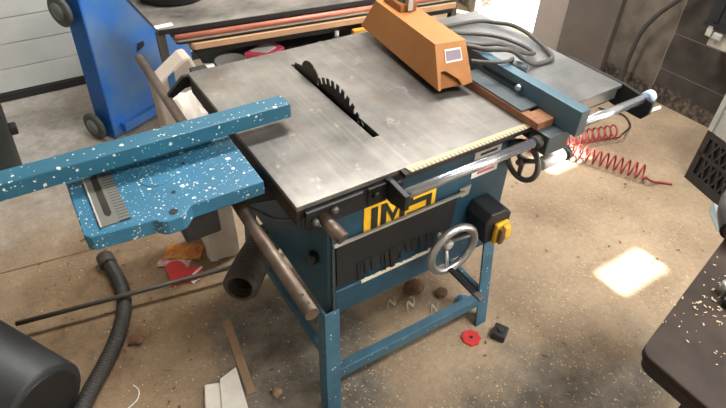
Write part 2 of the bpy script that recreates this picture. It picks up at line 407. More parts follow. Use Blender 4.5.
# right wall: doorway y 2.50-3.16, unseen wide opening added to let daylight in y -2.5..-.5
mb = MB()
for (y0, y1, z0, z1) in ((-.45, 2.50, 0, ZC), (3.18, YB+.1, 0, ZC), (2.50, 3.18, 2.05, ZC), (YF-.1, -2.3, 0, ZC), (-2.3, -.45, 2.3, ZC)):
    mb.box(XR, XR+.2, y0, y1, z0, z1)
struct(mb.build('wall_right', wb))
struct(MB().box(XL-.2, XR+.2, YB, YB+.2, 0, ZC).build('wall_back', 'wall_white'))
struct(MB().box(XL-.2, XL, YF-.1, YB+.1, 0, ZC).build('wall_left', 'wall_white'))
struct(MB().box(XL-.2, XR+.2, YF-.2, YF, 0, ZC).build('wall_front', 'wall_white'))
# ceiling with two unseen openings added to throw the sun patches on the floor
SUN = V((.25, -.50, .83)).normalized()
def at_ceiling(x, y): k = (ZC+.02)/SUN.z; return x+SUN.x*k, y+SUN.y*k
holes = []
for (x0, x1, y0, y1) in ((1.625, 1.905, .605, .755), (1.98, 2.30, 1.30, 1.47)):
    a = at_ceiling(x0, y0); b = at_ceiling(x1, y1); holes.append((a[0], b[0], a[1], b[1]))
xs = sorted({XL-.2, XR+.2} | {h for q in holes for h in q[:2]}); ys = sorted({YF-.2, YB+.2} | {h for q in holes for h in q[2:]})
mb = MB()
for i in range(len(xs)-1):
    for j in range(len(ys)-1):
        cx, cy = (xs[i]+xs[i+1])/2, (ys[j]+ys[j+1])/2
        if any(h[0] < cx < h[1] and h[2] < cy < h[3] for h in holes): continue
        mb.box(xs[i], xs[i+1], ys[j], ys[j+1], ZC, ZC+.04)
struct(mb.build('ceiling', 'ceil'))
# garage door in the back wall
mb = MB(); z = .05; k = 0
while z < 2.2:
    h = .132 if k else .129
    mb.box(-2.3, 1.0, YB-.05, YB-.012, z+.003, z+h+.003, bev=.002); z += h+.004; k += 1
d = mb.build('door_1', 'door_white'); struct(d)
o = MB().box(-2.3, 1.0, YB-.06, YB-.005, 0.0, .05, bev=.006).build('bottom_seal', 'seal', d)
# door leaf and jambs at the right doorway
struct(MB().box(XR-.05, XR-.002, 1.90, 2.265, 0, 2.05, bev=.004).build('door_2', 'panel_dark'))
struct(MB().box(XR-.03, XR+.02, 2.27, 2.515, 0, 2.05, bev=.003).build('trim_1', 'jamb'))
struct(MB().box(XR-.04, XR+.03, 3.12, 3.20, 0, 2.05, bev=.003).build('trim_2', 'grey_leg'))

# ------------------------------------------------------------------ table saw
saw = thing('table_saw', 'blue cabinet table saw with grey steel top, blade raised, on open leg stand', 'table saw', (.75, 1.18, 0))
# top plate with blade slot
bm = bmesh.new()
def slab_with_slot(x0, x1, y0, y1, z0, z1, sx0, sx1, sy0, sy1):
    m = MB(); b = m.bm
    O = [(x0, y0), (x1, y0), (x1, y1), (x0, y1)]; I = [(sx0, sy0), (sx1, sy0), (sx1, sy1), (sx0, sy1)]
    vo = [[b.verts.new((*p, z)) for p in O] for z in (z0, z1)]; vi = [[b.verts.new((*p, z)) for p in I] for z in (z0, z1)]
    for i in range(4):
        j = (i+1) % 4
        for q in (0, 1): b.faces.new((vo[q][i], vo[q][j], vi[q][j], vi[q][i]))
        b.faces.new((vo[0][i], vo[0][j], vo[1][j], vo[1][i])); b.faces.new((vi[0][i], vi[0][j], vi[1][j], vi[1][i]))
    return m
slab_with_slot(.367, 1.100, .82, 1.54, .836, .85, .6600, .6795, .967, 1.436).build('tabletop', 'steel_top', saw, bevel=.002)
mb = MB()
for (a, b_, c, d_) in ((.369, .381, .823, 1.538), (1.086, 1.098, .823, 1.538), (.381, 1.086, .823, .835), (.381, 1.086, 1.526, 1.538)):
    mb.box(a, b_, c, d_, .815 if c == .823 and a == .381 else .785, .836)
mb.build('table_apron', 'iron', saw)
MB().box(.652, .6590, .96, 1.44, .80, .836).box(.6805, .688, .96, 1.44, .80, .836).build('slot_liner', 'ink', saw)
# extension wing
mb = MB().box(1.102, 1.468, .83, 1.50, .838, .85)
mb.box(1.102, 1.455, .833, .839, .805, .838).build('extension_wing', 'steel_ext', saw, bevel=.0015)
mb = MB().box(1.12, 1.45, .845, 1.49, .79, .838); mb.build('wing_frame', 'iron', saw)
MB().prism([(.722, .80), (.722, .838), (.83, .851), (1.05, .851), (1.05, .80), (.84, .775), (.74, .775)], 1.470, 1.482, 'x').build('wing_bracket', 'black_metal', saw, bevel=.002)
# front rail
MB().tube([(.606, .76, .826), (1.04, .76, .829)], .0135, 20).tube([(1.12, .76, .830), (1.50, .76, .832)], .0135, 20).build('front_rail', 'chrome', saw)
MB().lathe([(.0136, -.012), (.0175, -.010), (.0175, .010), (.0136, .012)], (1.036, .76, .829), (1, 0, 0)).build('rail_collar', 'iron', saw)
MB().lathe([(.013, -.012), (.019, -.009), (.019, .012), (.012, .018)], (1.505, .76, .832), (1, 0, 0)).build('rail_end_cap', 'cap_white', saw)
MB().tube([(1.483, .735, .80), (1.545, .735, .797)], .005).build('wing_stud', 'white', saw)
mb = MB().prism([(.735, .80), (.735, .842), (.80, .846), (.82, .84), (.82, .79), (.79, .785)], .596, .610, 'x')
mb.box(.545, .61, .808, .822, .787, .834).build('rail_bracket', 'black_metal', saw, bevel=.002)
for p in ((.565, .806, .812), (.628, .806, .822)):
    MB().lathe([(.010, 0), (.010, -.008)], p, (0, 1, 0), 6).build('bolt', 'iron', saw)
MB().box(.655, 1.050, .797, .8185, .8485, .8512).build('ruler', 'ruler', saw)
MB().box(.64, 1.08, .797, .822, .836, .848).build('rail_mount', 'iron', saw)
# black angle along the front left edge with bolts
MB().box(.385, .60, .812, .822, .778, .832).box(.385, .53, .806, .818, .826, .834).build('edge_angle', 'black_metal', saw)
for p in ((.405, .811, .80), (.455, .811, .815), (.418, .811, .79)):
    MB().lathe([(.009, 0), (.009, -.007), (.005, -.012)], p, (0, 1, 0), 8).build('bolt', 'grey_leg', saw)
MB().tube([(.395, .815, .822), (.385, .83, .80), (.36, .93, .735), (.318, 1.0, .744)], .0035, 8).build('tie_rod', 'rust_rod', saw)
# body
MB().prism([(.86, .36), (.86, .80), (1.47, .80), (1.47, .36)], .462, 1.08, 'x').build('cabinet', 'saw_blue', saw, bevel=.006)
MB().box(.478, 1.068, .852, .862, .376, .47, bev=.004).build('front_lip', 'saw_blue', saw)
MB().box(.4715, .4795, .853, .862, .378, .775).build('panel_seam', 'fence_dark', saw)
MB().lathe([(.010, .004), (.020, -.004), (.020, -.022), (.012, -.028)], (.460, .925, .56), (1, 0, 0), 16).build('side_knob', 'black_plastic', saw)
# legs (angle iron, front pair splayed forward)
def leg(x, y, sx, sy, dx, dy):
    m = MB(); w, t = .048, .006
    a = [(0, 0), (sx*w, 0), (sx*w, sy*t), (sx*t, sy*t), (sx*t, sy*w), (0, sy*w)]
    top = [V((x+p, y+q, .40)) for p, q in a]; bot = [V((x+dx+p, y+dy+q, 0)) for p, q in a]
    A = [m.bm.verts.new(p) for p in bot]; B = [m.bm.verts.new(p) for p in top]
    m.bm.faces.new(A); m.bm.faces.new(B)
    for i in range(6): m.bm.faces.new((A[i], A[(i+1) % 6], B[(i+1) % 6], B[i]))
    return m
for args in ((.440, .846, 1, 1, -.036, -.070), (1.084, .852, -1, 1, -.004, -.055), (.458, 1.478, 1, -1, -.008, .055), (1.084, 1.478, -1, -1, .0, .055)):
    leg(*args).build('leg', 'leg_blue', saw, bevel=.0015)
def bar_between(a, b, w, h, name, m, parent):
    a, b = V(a), V(b); t = (b-a).normalized(); s_ = t.cross(V((0, 0, 1))).normalized()*w/2; u = V((0, 0, h/2))
    x = MB(); x.hexa([a-s_-u, b-s_-u, b+s_-u, a+s_-u], [a-s_+u, b-s_+u, b+s_+u, a+s_+u]); return x.build(name, m, parent, bevel=.002)
bar_between((.448, .824, .142), (1.066, .828, .118), .030, .044, 'stretcher', 'leg_blue', saw)
bar_between((.468, .84, .13), (.468, 1.50, .125), .018, .042, 'stretcher', 'leg_blue', saw)
bar_between((1.066, .84, .125), (1.066, 1.50, .125), .018, .042, 'stretcher', 'leg_blue', saw)
bar_between((.47, 1.502, .125), (1.066, 1.502, .125), .018, .042, 'stretcher', 'leg_blue', saw)
# badge
MB().prism([(.568, .628), (.568, .733), (.80, .733), (.80, .628)], .8575, .8595, 'y').build('name_badge', 'yellow', saw)
y0, y1 = .8555, .8578
def letter(polys):
    m = MB()
    for p in polys: m.prism(p, y0, y1, 'y')
    m.build('badge_letter', 'ink', saw)
zb, zt = .640, .722
letter([[(.590, zb), (.590, zt), (.609, zt), (.609, zb)]])
letter([[(.620, zb), (.620, zt), (.636, zt), (.636, zb)], [(.6365, zt-.024), (.6365, zt), (.658, zb+.036), (.658, zb+.008)], [(.658, zb+.008), (.658, zb+.036), (.6795, zt), (.6795, zt-.024)],
        [(.680, zb), (.680, zt), (.696, zt), (.696, zb)]])
letter([[(.705, zt-.012), (.705, zt), (.776, zt-.004), (.776, zt-.016)], [(.705, zt-.044), (.705, zt-.0125), (.721, zt-.0125), (.721, zt-.044)],
        [(.7215, zt-.044), (.7215, zt-.028), (.785, zt-.028), (.785, zt-.044)], [(.769, zb), (.769, zt-.0445), (.785, zt-.0445), (.785, zb)], [(.705, zb), (.705, zb+.014), (.7685, zb+.014), (.7685, zb)]])
# stickers behind the rail
for (a, b_, c, d_) in ((.925, 1.022, .684, .712), (.925, 1.022, .749, .773)):
    s_ = MB().box(a, b_, .8572, .8592, c, d_).build('sticker', 'white', saw)
    MB().box(a+.02, b_-.015, .8562, .8572, (c+d_)/2-.004, (c+d_)/2+.004).build('sticker_print', 'pinkink' if c < .70 else 'fence_dark', s_)
# rubber flap with torn fringe under a white strip
mb = MB()
mb.prism([(.482, .642), (.878, .642), (.870, .52), (.79, .545), (.562, .53), (.560, .492), (.484, .486)], .8505, .8545, 'y')
random.seed(3)
x = .545
while x < .80:
    w = random.uniform(.010, .020); dx = random.uniform(-.006, .016); zz = .470+random.uniform(0, .03)+(x-.55)*.05
    mb.prism([(x, .555), (x+w, .555), (x+w*.8+dx-.006, zz), (x+w*.2+dx-.006, zz)], .8490+random.uniform(-.003, .001), .8525, 'y')
    x += w+random.uniform(-.002, .003)
mb.build('rubber_flap', 'rubber', saw)
MB().box(.476, .905, .8485, .8555, .644, .652).build('flap_strip', 'box_pale', saw)
MB().prism([(.89, .66), (.93, .664), (.925, .632), (.90, .628)], .8555, .8595, 'y').build('peeling_patch', 'box_pale', saw)
mb = MB(); random.seed(11)
for i in range(40):
    xx = .56+i*.0065; mb.box(xx, xx+.006, .8475, .8515, .466, .470+random.uniform(.002, .010))
mb.build('dust_ledge', 'curl', saw)
# handwheel (faces the front)
HC = V((.825, .782, .52))
hw = MB(); hw.tube(arc((HC.x, HC.z), .078, 0, 2*PI, 47, 'xz', HC.y)[:-1] if False else [(HC.x+.078*math.cos(2*PI*i/48), HC.y, HC.z+.078*math.sin(2*PI*i/48)) for i in range(48)], .012, 14, closed=True)
hwo = hw.build('handwheel', 'chrome_dull', saw)
MB().lathe([(.008, .012), (.016, .016), (.016, .05), (.010, .068)], HC, (0, 1, 0), 18).build('hub', 'box_pale', hwo)
for a in (-98, 22, 142):
    a = math.radians(a)
    MB().tube([HC+V((.012*math.cos(a), .028, .012*math.sin(a))), HC+V((.075*math.cos(a), 0, .075*math.sin(a)))], [.0075, .006]).build('spoke', 'chrome_dull', hwo)
MB().box(.812, .829, .662, .775, .444, .452).build('crank_handle', 'black_metal', hwo, bevel=.002)
MB().box(.811, .830, .636, .664, .446, .456).build('handle_tip', 'grey_leg', hwo, bevel=.002)
# switch
sb = MB(); sb.prism([(.942, .488), (.930, .575), (.948, .602), (1.012, .597), (1.030, .578), (1.022, .488)], .772, .859, 'y'); sbo = sb.build('switch_box', 'black_plastic', saw, bevel=.004)
MB().box(.965, 1.015, .757, .772, .485, .563, bev=.005).build('switch_plate', 'yellow_switch', sbo)
MB().box(.971, .990, .742, .758, .495, .550, bev=.005).build('switch_button', 'bark', sbo)
MB().prism([(.738, .515), (.757, .502), (.757, .558), (.746, .554)], .987, 1.011, 'x').build('switch_flap', 'yellow_switch', sbo, bevel=.003)
# side handwheel (axis along the rail) with a bright shaft and black knob
HW2 = V((1.062, .806, .730))
h2 = MB().tube([(HW2.x, HW2.y+.057*math.cos(2*PI*i/40), HW2.z+.057*math.sin(2*PI*i/40)) for i in range(40)], .0085, 12, closed=True).build('tilt_handwheel', 'dark_handwheel', saw)
for a in (30, 150, 270):
    a = math.radians(a); MB().tube([HW2, HW2+V((0, .055*math.cos(a), .055*math.sin(a)))], [.009, .006]).build('spoke', 'dark_handwheel', h2)
MB().lathe([(.008, -.02), (.011, -.008), (.011, .010)], HW2, (1, 0, 0), 16).build('hub', 'dark_handwheel', h2)
MB().tube([(1.088, .765, .735), (1.168, .762, .742)], .0195, 20).build('clamp_handle', 'white', saw)
MB().lathe([(.012, 0), (.022, .004), (.022, .02), (.012, .026)], (1.168, .762, .742), (1, 0, .08), 8).build('clamp_knob', 'black_plastic', saw)
# long guide rod on the left with its supports
MB().tube([(.296, .622, .748), (.306, 1.93, .75)], .0155, 24).build('guide_rod', 'rust_rod', saw)
for p in ((.2965, .64, .7645), (.2965, .665, .7645)):
    MB().lathe([(.004, -.004), (.004, .0)], p, (0, 0, 1), 10).build('rod_hole', 'ink', saw)
MB().prism([(.307, .772), (.36, .818), (.45, .818), (.45, .79), (.36, .780), (.307, .752)], 1.58, 1.595, 'y').build('rod_support', 'black_metal', saw)
MB().prism([(.295, .755), (.37, .815), (.47, .815), (.47, .70), (.30, .735)], 1.02, 1.04, 'y').build('rod_support', 'black_metal', saw)
MB().tube([(.425, .822, .800), (.446, .752, .774)], .0165, 20).build('stub_rod', 'rust_rod', saw)
MB().box(.39, .44, 1.535, 1.60, .79, .834).build('support_stub', 'black_metal', saw)
# dust port
path = smooth_path([(.50, 1.39, .225), (.44, 1.32, .25), (.37, 1.235, .278), (.303, 1.150, .30)])
pts, rad = ribbed(path, .049, 15, .008)
MB().tube(pts, rad, 24, caps=False).build('dust_port', 'hose_black', saw, solid=.003)
# blade + riving knife
c0 = (1.17, .703); poly = []
nt_ = 44
for i in range(nt_):
    a = 2*PI*i/nt_; s_ = 2*PI/nt_
    for (f_, r_) in ((0, .201), (.42, .2005), (.50, .186), (.62, .182), (.92, .184)):
        poly.append((c0[0]+r_*math.cos(a+f_*s_), c0[1]+r_*math.sin(a+f_*s_)))
MB().prism(poly, .6688, .6716, 'x').build('saw_blade', 'blade', saw)
MB().prism([(1.43, .80), (1.425, .860)]+[(1.325+.055*math.cos(t), .855+.048*math.sin(t)) for t in [i*PI/10 for i in range(1, 9)]]+[(1.275, .872), (1.30, .83), (1.35, .78)], .6685, .6715, 'x').build('riving_knife', 'knife', saw)

# ------------------------------------------------------------------ sliding table (left)
sl = thing('sliding_table', 'blue paint-splattered sliding table with long fence bar left of the saw', 'sliding table', (.15, 1.13, .80))
mb = MB()
Y0 = .947
outline = [(-.038, Y0+.012), (-.026, Y0)]+[(.095, Y0-.012), (.108, Y0-.026), (.118, Y0-.030), (.148, Y0-.030), (.158, Y0-.024), (.176, Y0-.004)]+[(.346, Y0-.006), (.346, 1.165), (-.038, 1.165)]
mb.prism(outline, .812, .850).build('table_plate', 'splash_blue', sl, bevel=.003)
MB().box(.0, .056, .964, 1.15, .8503, .853).build('slide_scale', 'scale', sl)
MB().prism([(.012, 1.00), (.016, .992), (.022, .992), (.026, 1.00), (.026, 1.148), (.012, 1.148)], .853, .8536).build('scale_slot', 'iron', sl)
MB().box(-.004, -.0005, .962, 1.15, .853, .856).build('scale_edge', 'box_pale', sl)
for (xx, yy, r) in ((.138, Y0-.006, .0095), (.158, 1.005, .005), (.21, 1.10, .004)):
    MB().lathe([(r, 0), (r, .0008)], (xx, yy, .8502), (0, 0, 1), 16).build('bolt_hole', 'ink', sl)
MB().tube(arc((.145, 1.085), .042, .2, 5.6, 24, 'xy', .8502), .0012, 6).build('ring_mark', 'fence_blue', sl)
MB().box(-.56, .503, 1.112, 1.166, .880, .920).build('fence_bar', 'bar_blue', sl, bevel=.003)
MB().box(.02, .30, 1.152, 1.164, .850, .880).build('bar_spacer', 'bar_blue', sl)
MB().box(.15, .235, .955, 1.25, .735, .812, bev=.006).build('bearing_block', 'black_plastic', sl)

# ------------------------------------------------------------------ rip fence
rf = thing('rip_fence', 'blue rip fence beam with brown wooden facing strip, lying across the saw top', 'rip fence', (1.11, 1.1, .85))
MB().box(1.045, 1.072, .80, 1.44, .8515, .874).box(1.046, 1.106, .775, .83, .8515, .873).build('wooden_strip', 'wood_fence', rf, bevel=.001)
MB().box(1.047, 1.1065, .838, 1.085, .8745, .880, bev=.001).build('facing_plate', 'plate_grey', rf)
MB().box(1.107, 1.140, .703, 1.44, .853, .926).build('beam', 'fence_blue', rf, bevel=.002)
MB().box(1.108, 1.139, .7015, .7035, .854, .925).build('end_plate', 'fence_dark', rf)
MB().lathe([(.004, 0), (.010, -.002), (.010, -.010), (.005, -.016)], (1.107, .91, .900), (1, 0, 0), 16).build('bolt', 'chrome_dull', rf)
MB().box(1.1035, 1.107, .93, 1.06, .893, .905).build('slot', 'ink', rf)
MB().box(1.052, 1.1365, .735, .80, .792, .851).build('carriage', 'fence_dark', rf, bevel=.003)

# ------------------------------------------------------------------ blade guard
bg = thing('blade_guard', 'orange sheet-metal blade guard hanging above the back of the saw top', 'blade guard', (1.0, 1.28, .875))
FLb, FRb, BLb, BRb = V((.926, 1.040, .874)), V((1.036, 1.026, .880)), V((.980, 1.536, .874)), V((1.088, 1.52, .880))
FLt, FRt, BLt, BRt = V((.944, 1.099, .985)), V((1.037, 1.082, .985)), V((.967, 1.457, .985)), V((1.066, 1.44, .985))
def plane_fix(p, a, b_, c):
    n = (b_-a).cross(c-a); return V((a.x-(n.y*(p.y-a.y)+n.z*(p.z-a.z))/n.x, p.y, p.z))
BLt = plane_fix(BLt, FLb, FLt, BLb); BRt = plane_fix(BRt, FRb, FRt, BRb)
mb = MB()
def fp(u, v): return (FLb.lerp(FRb, u)).lerp(FLt.lerp(FRt, u), v)
mb.poly([FLb, FLt, BLt, BLb]); mb.poly([FRb, BRb, BRt, FRt]); mb.poly([FLt, FRt, BRt, BLt]); mb.poly([BLb, BLt, BRt, BRb])
mb.poly([fp(0, 0), fp(0, 1), fp(1, 1), fp(1, 0), fp(.70, -.02), fp(.62, .14), fp(.24, .40), fp(.10, .40), fp(.06, 0)])
bmesh.ops.remove_doubles(mb.bm, verts=mb.bm.verts, dist=.0005)
mb.build('hood', 'orange', bg, solid=.003)
n_ = ((FRb-FLb).cross(FLt-FLb)).normalized()
if n_.y > 0: n_ = -n_
q_ = MB(); q_.poly([fp(u_, v_)-n_*.012 for u_, v_ in ((.04, .03), (.04, .46), (.30, .46), (.74, .12), (.74, .0))]); q_.build('notch_plate', 'orange_in', bg, solid=.002)
def lab(u0, u1, v0, v1, off, name, m):
    P = [fp(u0, v0), fp(u1, v0), fp(u1, v1), fp(u0, v1)]
    x = MB(); x.hexa([p+n_*(off-.001) for p in P], [p+n_*off for p in P]); x.build(name, m, bg)
lab(.27, .80, .56, .86, .0032, 'plate_border', 'white'); lab(.30, .77, .60, .82, .0042, 'rating_plate', 'grey_label')
MB().box(.995, 1.055, 1.33, 1.44, .986, 1.01, bev=.003, rot=rz(-.1)).build('mount_block', 'orange_in', bg)
MB().box(1.005, 1.06, 1.345, 1.40, 1.008, 1.05, bev=.004).build('clamp', 'fence_blue', bg)
MB().tube([(1.032, 1.372, 1.045), (1.032, 1.372, 2.69)], .016).build('hanger_tube', 'fence_blue', bg)
MB().box(1.012, 1.03, 1.322, 1.345, .99, 1.04).build('clamp_bolt', 'chrome_dull', bg)

# ------------------------------------------------------------------ cable on the wing
cb = thing('power_cable', 'grey power cable looped on the extension wing behind the rip fence', 'cable', (1.35, 1.2, .851))
zc = .8595; CR = .0075
loopA = [(1.13, 1.38, zc), (1.227, 1.414, zc), (1.30, 1.414, zc), (1.397, 1.397, zc), (1.439, 1.358, zc), (1.464, 1.313, zc+.004), (1.469, 1.252, zc+.004), (1.454, 1.182, zc+.002), (1.433, 1.112, zc), (1.41, 1.065, zc), (1.385, 1.046, zc), (1.320, 1.048, zc), (1.26, 1.05, zc+.03),
         (1.19, 1.045, .935), (1.124, 1.081, .938), (1.098, 1.119, .938), (1.068, 1.152, .938), (1.055, 1.20, .950), (1.09, 1.27, .955)]
MB().tube(smooth_path(loopA), CR, 10).build('cable_loop', 'cable', cb)
loopB = [(1.15, 1.33, zc+.012), (1.223, 1.353, zc+.008), (1.277, 1.338, zc), (1.319, 1.309, zc), (1.354, 1.271, zc), (1.376, 1.221, zc), (1.383, 1.158, zc), (1.367, 1.106, zc+.006), (1.335, 1.080, zc+.018), (1.28, 1.08, zc+.035), (1.19, 1.085, .938), (1.13, 1.115, .938), (1.095, 1.16, .938), (1.075, 1.22, .948)]
MB().tube(smooth_path(loopB), CR*.9, 10).build('cable_loop', 'cable', cb)
MB().tube(smooth_path([(1.04, 1.05, .935), (1.078, 1.015, .936), (1.125, .995, .936), (1.165, 1.01, .93), (1.20, 1.04, .90), (1.222, 1.060, zc+.014)]), CR*.7, 10).build('cable_tail', 'cable', cb)
MB().lathe([(.010, -.03), (.0175, 0), (.0185, .03), (.016, .055), (.010, .058)], (1.222, 1.068, zc+.010), (.55, -.83, 0), 16).build('plug', 'fence_dark', cb)

# ------------------------------------------------------------------ blue cart standing on end
cart = thing('wheeled_cart', 'blue wheeled cart standing on end between garage door and dark bench', 'cart', (.45, 2.87, 0))
ex, ey = V((.88, .475, 0)).normalized(), V((-.475, .88, 0)).normalized(); O = V((.212, 2.69, 0))
FR = lambda q: O+ex*q.x+ey*q.y+V((0, 0, q.z))
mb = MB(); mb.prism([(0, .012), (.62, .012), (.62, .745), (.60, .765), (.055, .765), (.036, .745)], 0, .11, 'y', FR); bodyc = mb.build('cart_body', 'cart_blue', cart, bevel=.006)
mb = MB(); mb.prism([(-.004, .010), (-.004+.034*.98, .752), (.001+.036, .750), (.0015, .010)], -.002, .112, 'y', FR); mb.build('side_panel', 'cart_edge', cart)
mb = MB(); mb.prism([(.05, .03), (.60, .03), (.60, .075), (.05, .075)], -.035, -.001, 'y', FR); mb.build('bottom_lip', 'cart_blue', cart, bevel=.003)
mb = MB(); mb.prism([(.262, .385), (.315, .40), (.315, .425), (.275, .425)], -.0025, -.0005, 'y', FR); mb.build('hand_slot', 'ink', cart)
for (q, nm) in ((V((-.035, .09, .073)), 'lower'), (V((-.012, .09, .665)), 'upper')):
    c = O+ex*q.x+ey*q.y+V((0, 0, q.z))
    w = MB().lathe([(.03, -.014), (.066, -.012), (.073, -.007), (.073, .007), (.066, .012), (.02, .014)], c, ex, 28).build('wheel', 'caster', cart)
    MB().lathe([(.012, -.022), (.040, -.0165), (.040, -.0135)], c, ex, 20).build('wheel_hub', 'caster_hub', w)
    MB().tube([c, c+ex*(.06)], .008).build('axle', 'iron', w)

# ------------------------------------------------------------------ dark bench
bench = thing('workbench', 'dark-topped workbench behind the saw with a grey leg', 'workbench', (1.1, 2.4, 0))
BP = [(.432, 2.138), (1.85, 1.965), (1.95, 2.66), (.41, 2.66)]
MB().prism(BP, .728, .75).build('bench_top', 'bench_top', bench, bevel=.002)
MB().prism([(.434, 2.1365), (.434, 2.1345), (1.85, 1.961), (1.85, 1.963)], .729, .7485).build('front_edging', 'bench_dark', bench)
for (x_, y_) in ((.425, 2.145), (1.80, 2.00), (.80, 2.61), (1.86, 2.61)):
    MB().box(x_, x_+.032, y_, y_+.03, 0, .728).build('leg', 'grey_leg', bench)
MB().prism([(.56, 2.145), (1.80, 1.995), (1.80, 2.07), (.56, 2.22)], .615, .655).build('apron', 'bench_dark', bench)
MB().prism([(.60, 2.02), (1.78, 1.90), (1.785, 2.57), (.66, 2.57)], .479, .4995).build('lower_shelf', 'bench_dark', bench)
MB().box(.84, 1.8, 2.585, 2.60, .40, .728).build('back_board', 'bench_dark', bench)
# strips kept under the top
def strip(name, xa, xb, off, z0, z1, m, label, cat, rnd=0):
    def yf(x): return 2.138-(x-.432)*.1221+off
    a = MB(); n = 3
    a.prism([(xa, yf(xa)+.012), (xa+.012, yf(xa)), (xb, yf(xb)), (xb, yf(xb)+.09), (xa, yf(xa)+.09)], z0, z1)
    return tag(a.build(name, m, None, bevel=.002), label, cat)
strip('wood_strip', .54, 1.78, -.022, .655, .681, 'tan_board', 'tan edging strip lying lowest under the front of the dark bench', 'strip')
strip('black_strip', .49, 1.78, -.010, .6812, .692, 'bench_dark', 'thin black strip lying between tan and pale strips under bench top', 'strip')
strip('pale_strip', .485, 1.78, -.014, .6922, .700, 'pale_board', 'thin pale grey strip lying just below the copper pipe under the bench', 'strip')
def yf(x): return 2.138-(x-.432)*.1221
tag(MB().tube([(.488, yf(.488)-.006, .7115), (1.78, yf(1.78)-.006, .7115)], .0112, 14).build('copper_pipe', 'copper'), 'pinkish copper pipe lying right under the front edge of the bench top', 'pipe')
# tub and label on the bench
tub = thing('round_tub', 'black round tub standing on the left end of the dark bench', 'tub', (.60, 2.46, .7505))
MB().lathe([(.05, .001), (.142, .0), (.15, .012), (.152, .09), (.158, .094), (.158, .10), (.146, .10), (.140, .02), (.05, .012)], (.60, 2.48, .7505), seg=40).build('tub_body', 'black_tub', tub)
MB().lathe([(.155, .03), (.158, .033), (.158, .04), (.155, .043)], (.60, 2.48, .7505), seg=40, cap=False).build('rim_band', 'black_plastic', tub)
tag(MB().prism([(.428, 2.148), (.497, 2.152), (.499, 2.184), (.428, 2.181)], .7503, .7512).build('white_label', 'white'), 'small white label stuck on the corner of the dark bench top', 'label')
# things on the lower shelf
pb = thing('pink_box', 'pink box with a white card on it, below the bench front', 'box', (.92, 2.30, .42))
MB().prism([(.820, 2.285), (.905, 2.205), (1.00, 2.255), (.985, 2.325), (.93, 2.345)], .421, .500).build('box_body', 'pink', pb, bevel=.004)
MB().prism([(.850, 2.285), (.905, 2.235), (.965, 2.265), (.955, 2.31), (.93, 2.32)], .5002, .503).build('card', 'white', pb)
ct = thing('plastic_tub', 'low translucent grey tub beside the pink box on the bench shelf', 'tub', (.69, 2.31, .42))
MB().lathe([(.052, 0), (.064, .07), (.068, .074), (.062, .074), (.050, .004)], (.747, 2.26, .421), seg=28).build('tub_body', 'clear', ct)
MB().lathe([(.045, .04), (.01, .05)], (.747, 2.26, .421), seg=20).build('tub_contents', 'box_pale', ct)
tag(MB().prism([(.612, 2.19), (.665, 2.18), (.675, 2.26), (.63, 2.28)], .421, .500).build('paper_packet', 'bag_white', bevel=.006), 'whitish paper packet left of the translucent tub on the bench shelf', 'packet')
bt = thing('spray_bottle', 'small silvery bottle standing right of the dark jars under the bench', 'bottle', (1.31, 2.25, .42))
MB().lathe([(.022, 0), (.024, .05), (.022, .085), (.009, .10)], (1.235, 2.20, .421), seg=20).build('bottle_body', 'chrome_dull', bt)
MB().lathe([(.010, .10), (.010, .122), (.006, .124)], (1.235, 2.20, .421), seg=16).build('bottle_cap', 'white', bt)
for i, (x_, y_, r_, m_, lb) in enumerate(((1.02, 2.23, .028, 'bark', 'brown jar, leftmost in the row of jars under the bench'), (1.09, 2.22, .026, 'black_tub', 'black jar second from left in the row of jars under the bench'), (1.16, 2.21, .024, 'fence_dark', 'grey jar nearest the silvery bottle under the bench'))):
    j = thing('jar', lb, 'jar', (x_, y_, .42), 'jars on the bench shelf')
    MB().lathe([(r_*.9, 0), (r_, .01), (r_, .055), (r_*.7, .065)], (x_, y_, .421), seg=18).build('jar_body', m_, j)
    MB().lathe([(r_*.8, .065), (r_*.8, .08), (r_*.5, .081)], (x_, y_, .421), seg=18).build('jar_lid', 'iron' if i != 2 else 'white', j)
tag(MB().box(1.29, 1.60, 2.125, 2.15, .421, .555, rot=rz(-.12)).build('ochre_panel', 'ochre', bevel=.003), 'ochre yellow panel standing on the bench shelf behind the guard', 'panel')
for o_ in list(COL.objects):
    if o_.parent is None and o_.name.split('.')[0] in ('pink_box', 'plastic_tub', 'paper_packet', 'spray_bottle', 'jar', 'ochre_panel'):
        o_.location = V(o_.location)+V((-.055, -.145, .08))
# bags between rod, cart and saw
pbag = thing('paper_bag', 'beige paper bag with a blue stripe leaning at the bench leg', 'bag', (.50, 1.98, 0))
mb = MB(); mb.prism([(.335, .001), (.50, .001), (.522, .56), (.518, .62), (.488, .705), (.46, .70), (.335, .615)], 1.955, 2.05, 'y'); mb.build('bag_body', 'bag', pbag, bevel=.012)
mb = MB(); mb.prism([(.385, .50), (.412, .48), (.418, .662), (.392, .645)], 1.9515, 1.9545, 'y'); mb.build('bag_stripe', 'bag_blue', pbag)
sk = thing('white_sack', 'crumpled white sack standing beside the guide rod and saw top', 'sack', (.40, 1.72, 0))
mb = MB(); mb.hexa([(.325, 1.60, 0), (.44, 1.58, 0), (.445, 1.76, 0), (.335, 1.78, 0)], [(.340, 1.62, .61), (.43, 1.58, .60), (.435, 1.74, .68), (.345, 1.76, .68)]); 
bmesh.ops.subdivide_edges(mb.bm, edges=mb.bm.edges[:], cuts=4, use_grid_fill=True)
random.seed(5)
for v_ in mb.bm.verts: v_.co += V((random.uniform(-.006, .006), random.uniform(-.006, .006), random.uniform(-.006, .006) if v_.co.z > .02 else 0))
mb.build('sack_body', 'bag_white', sk)

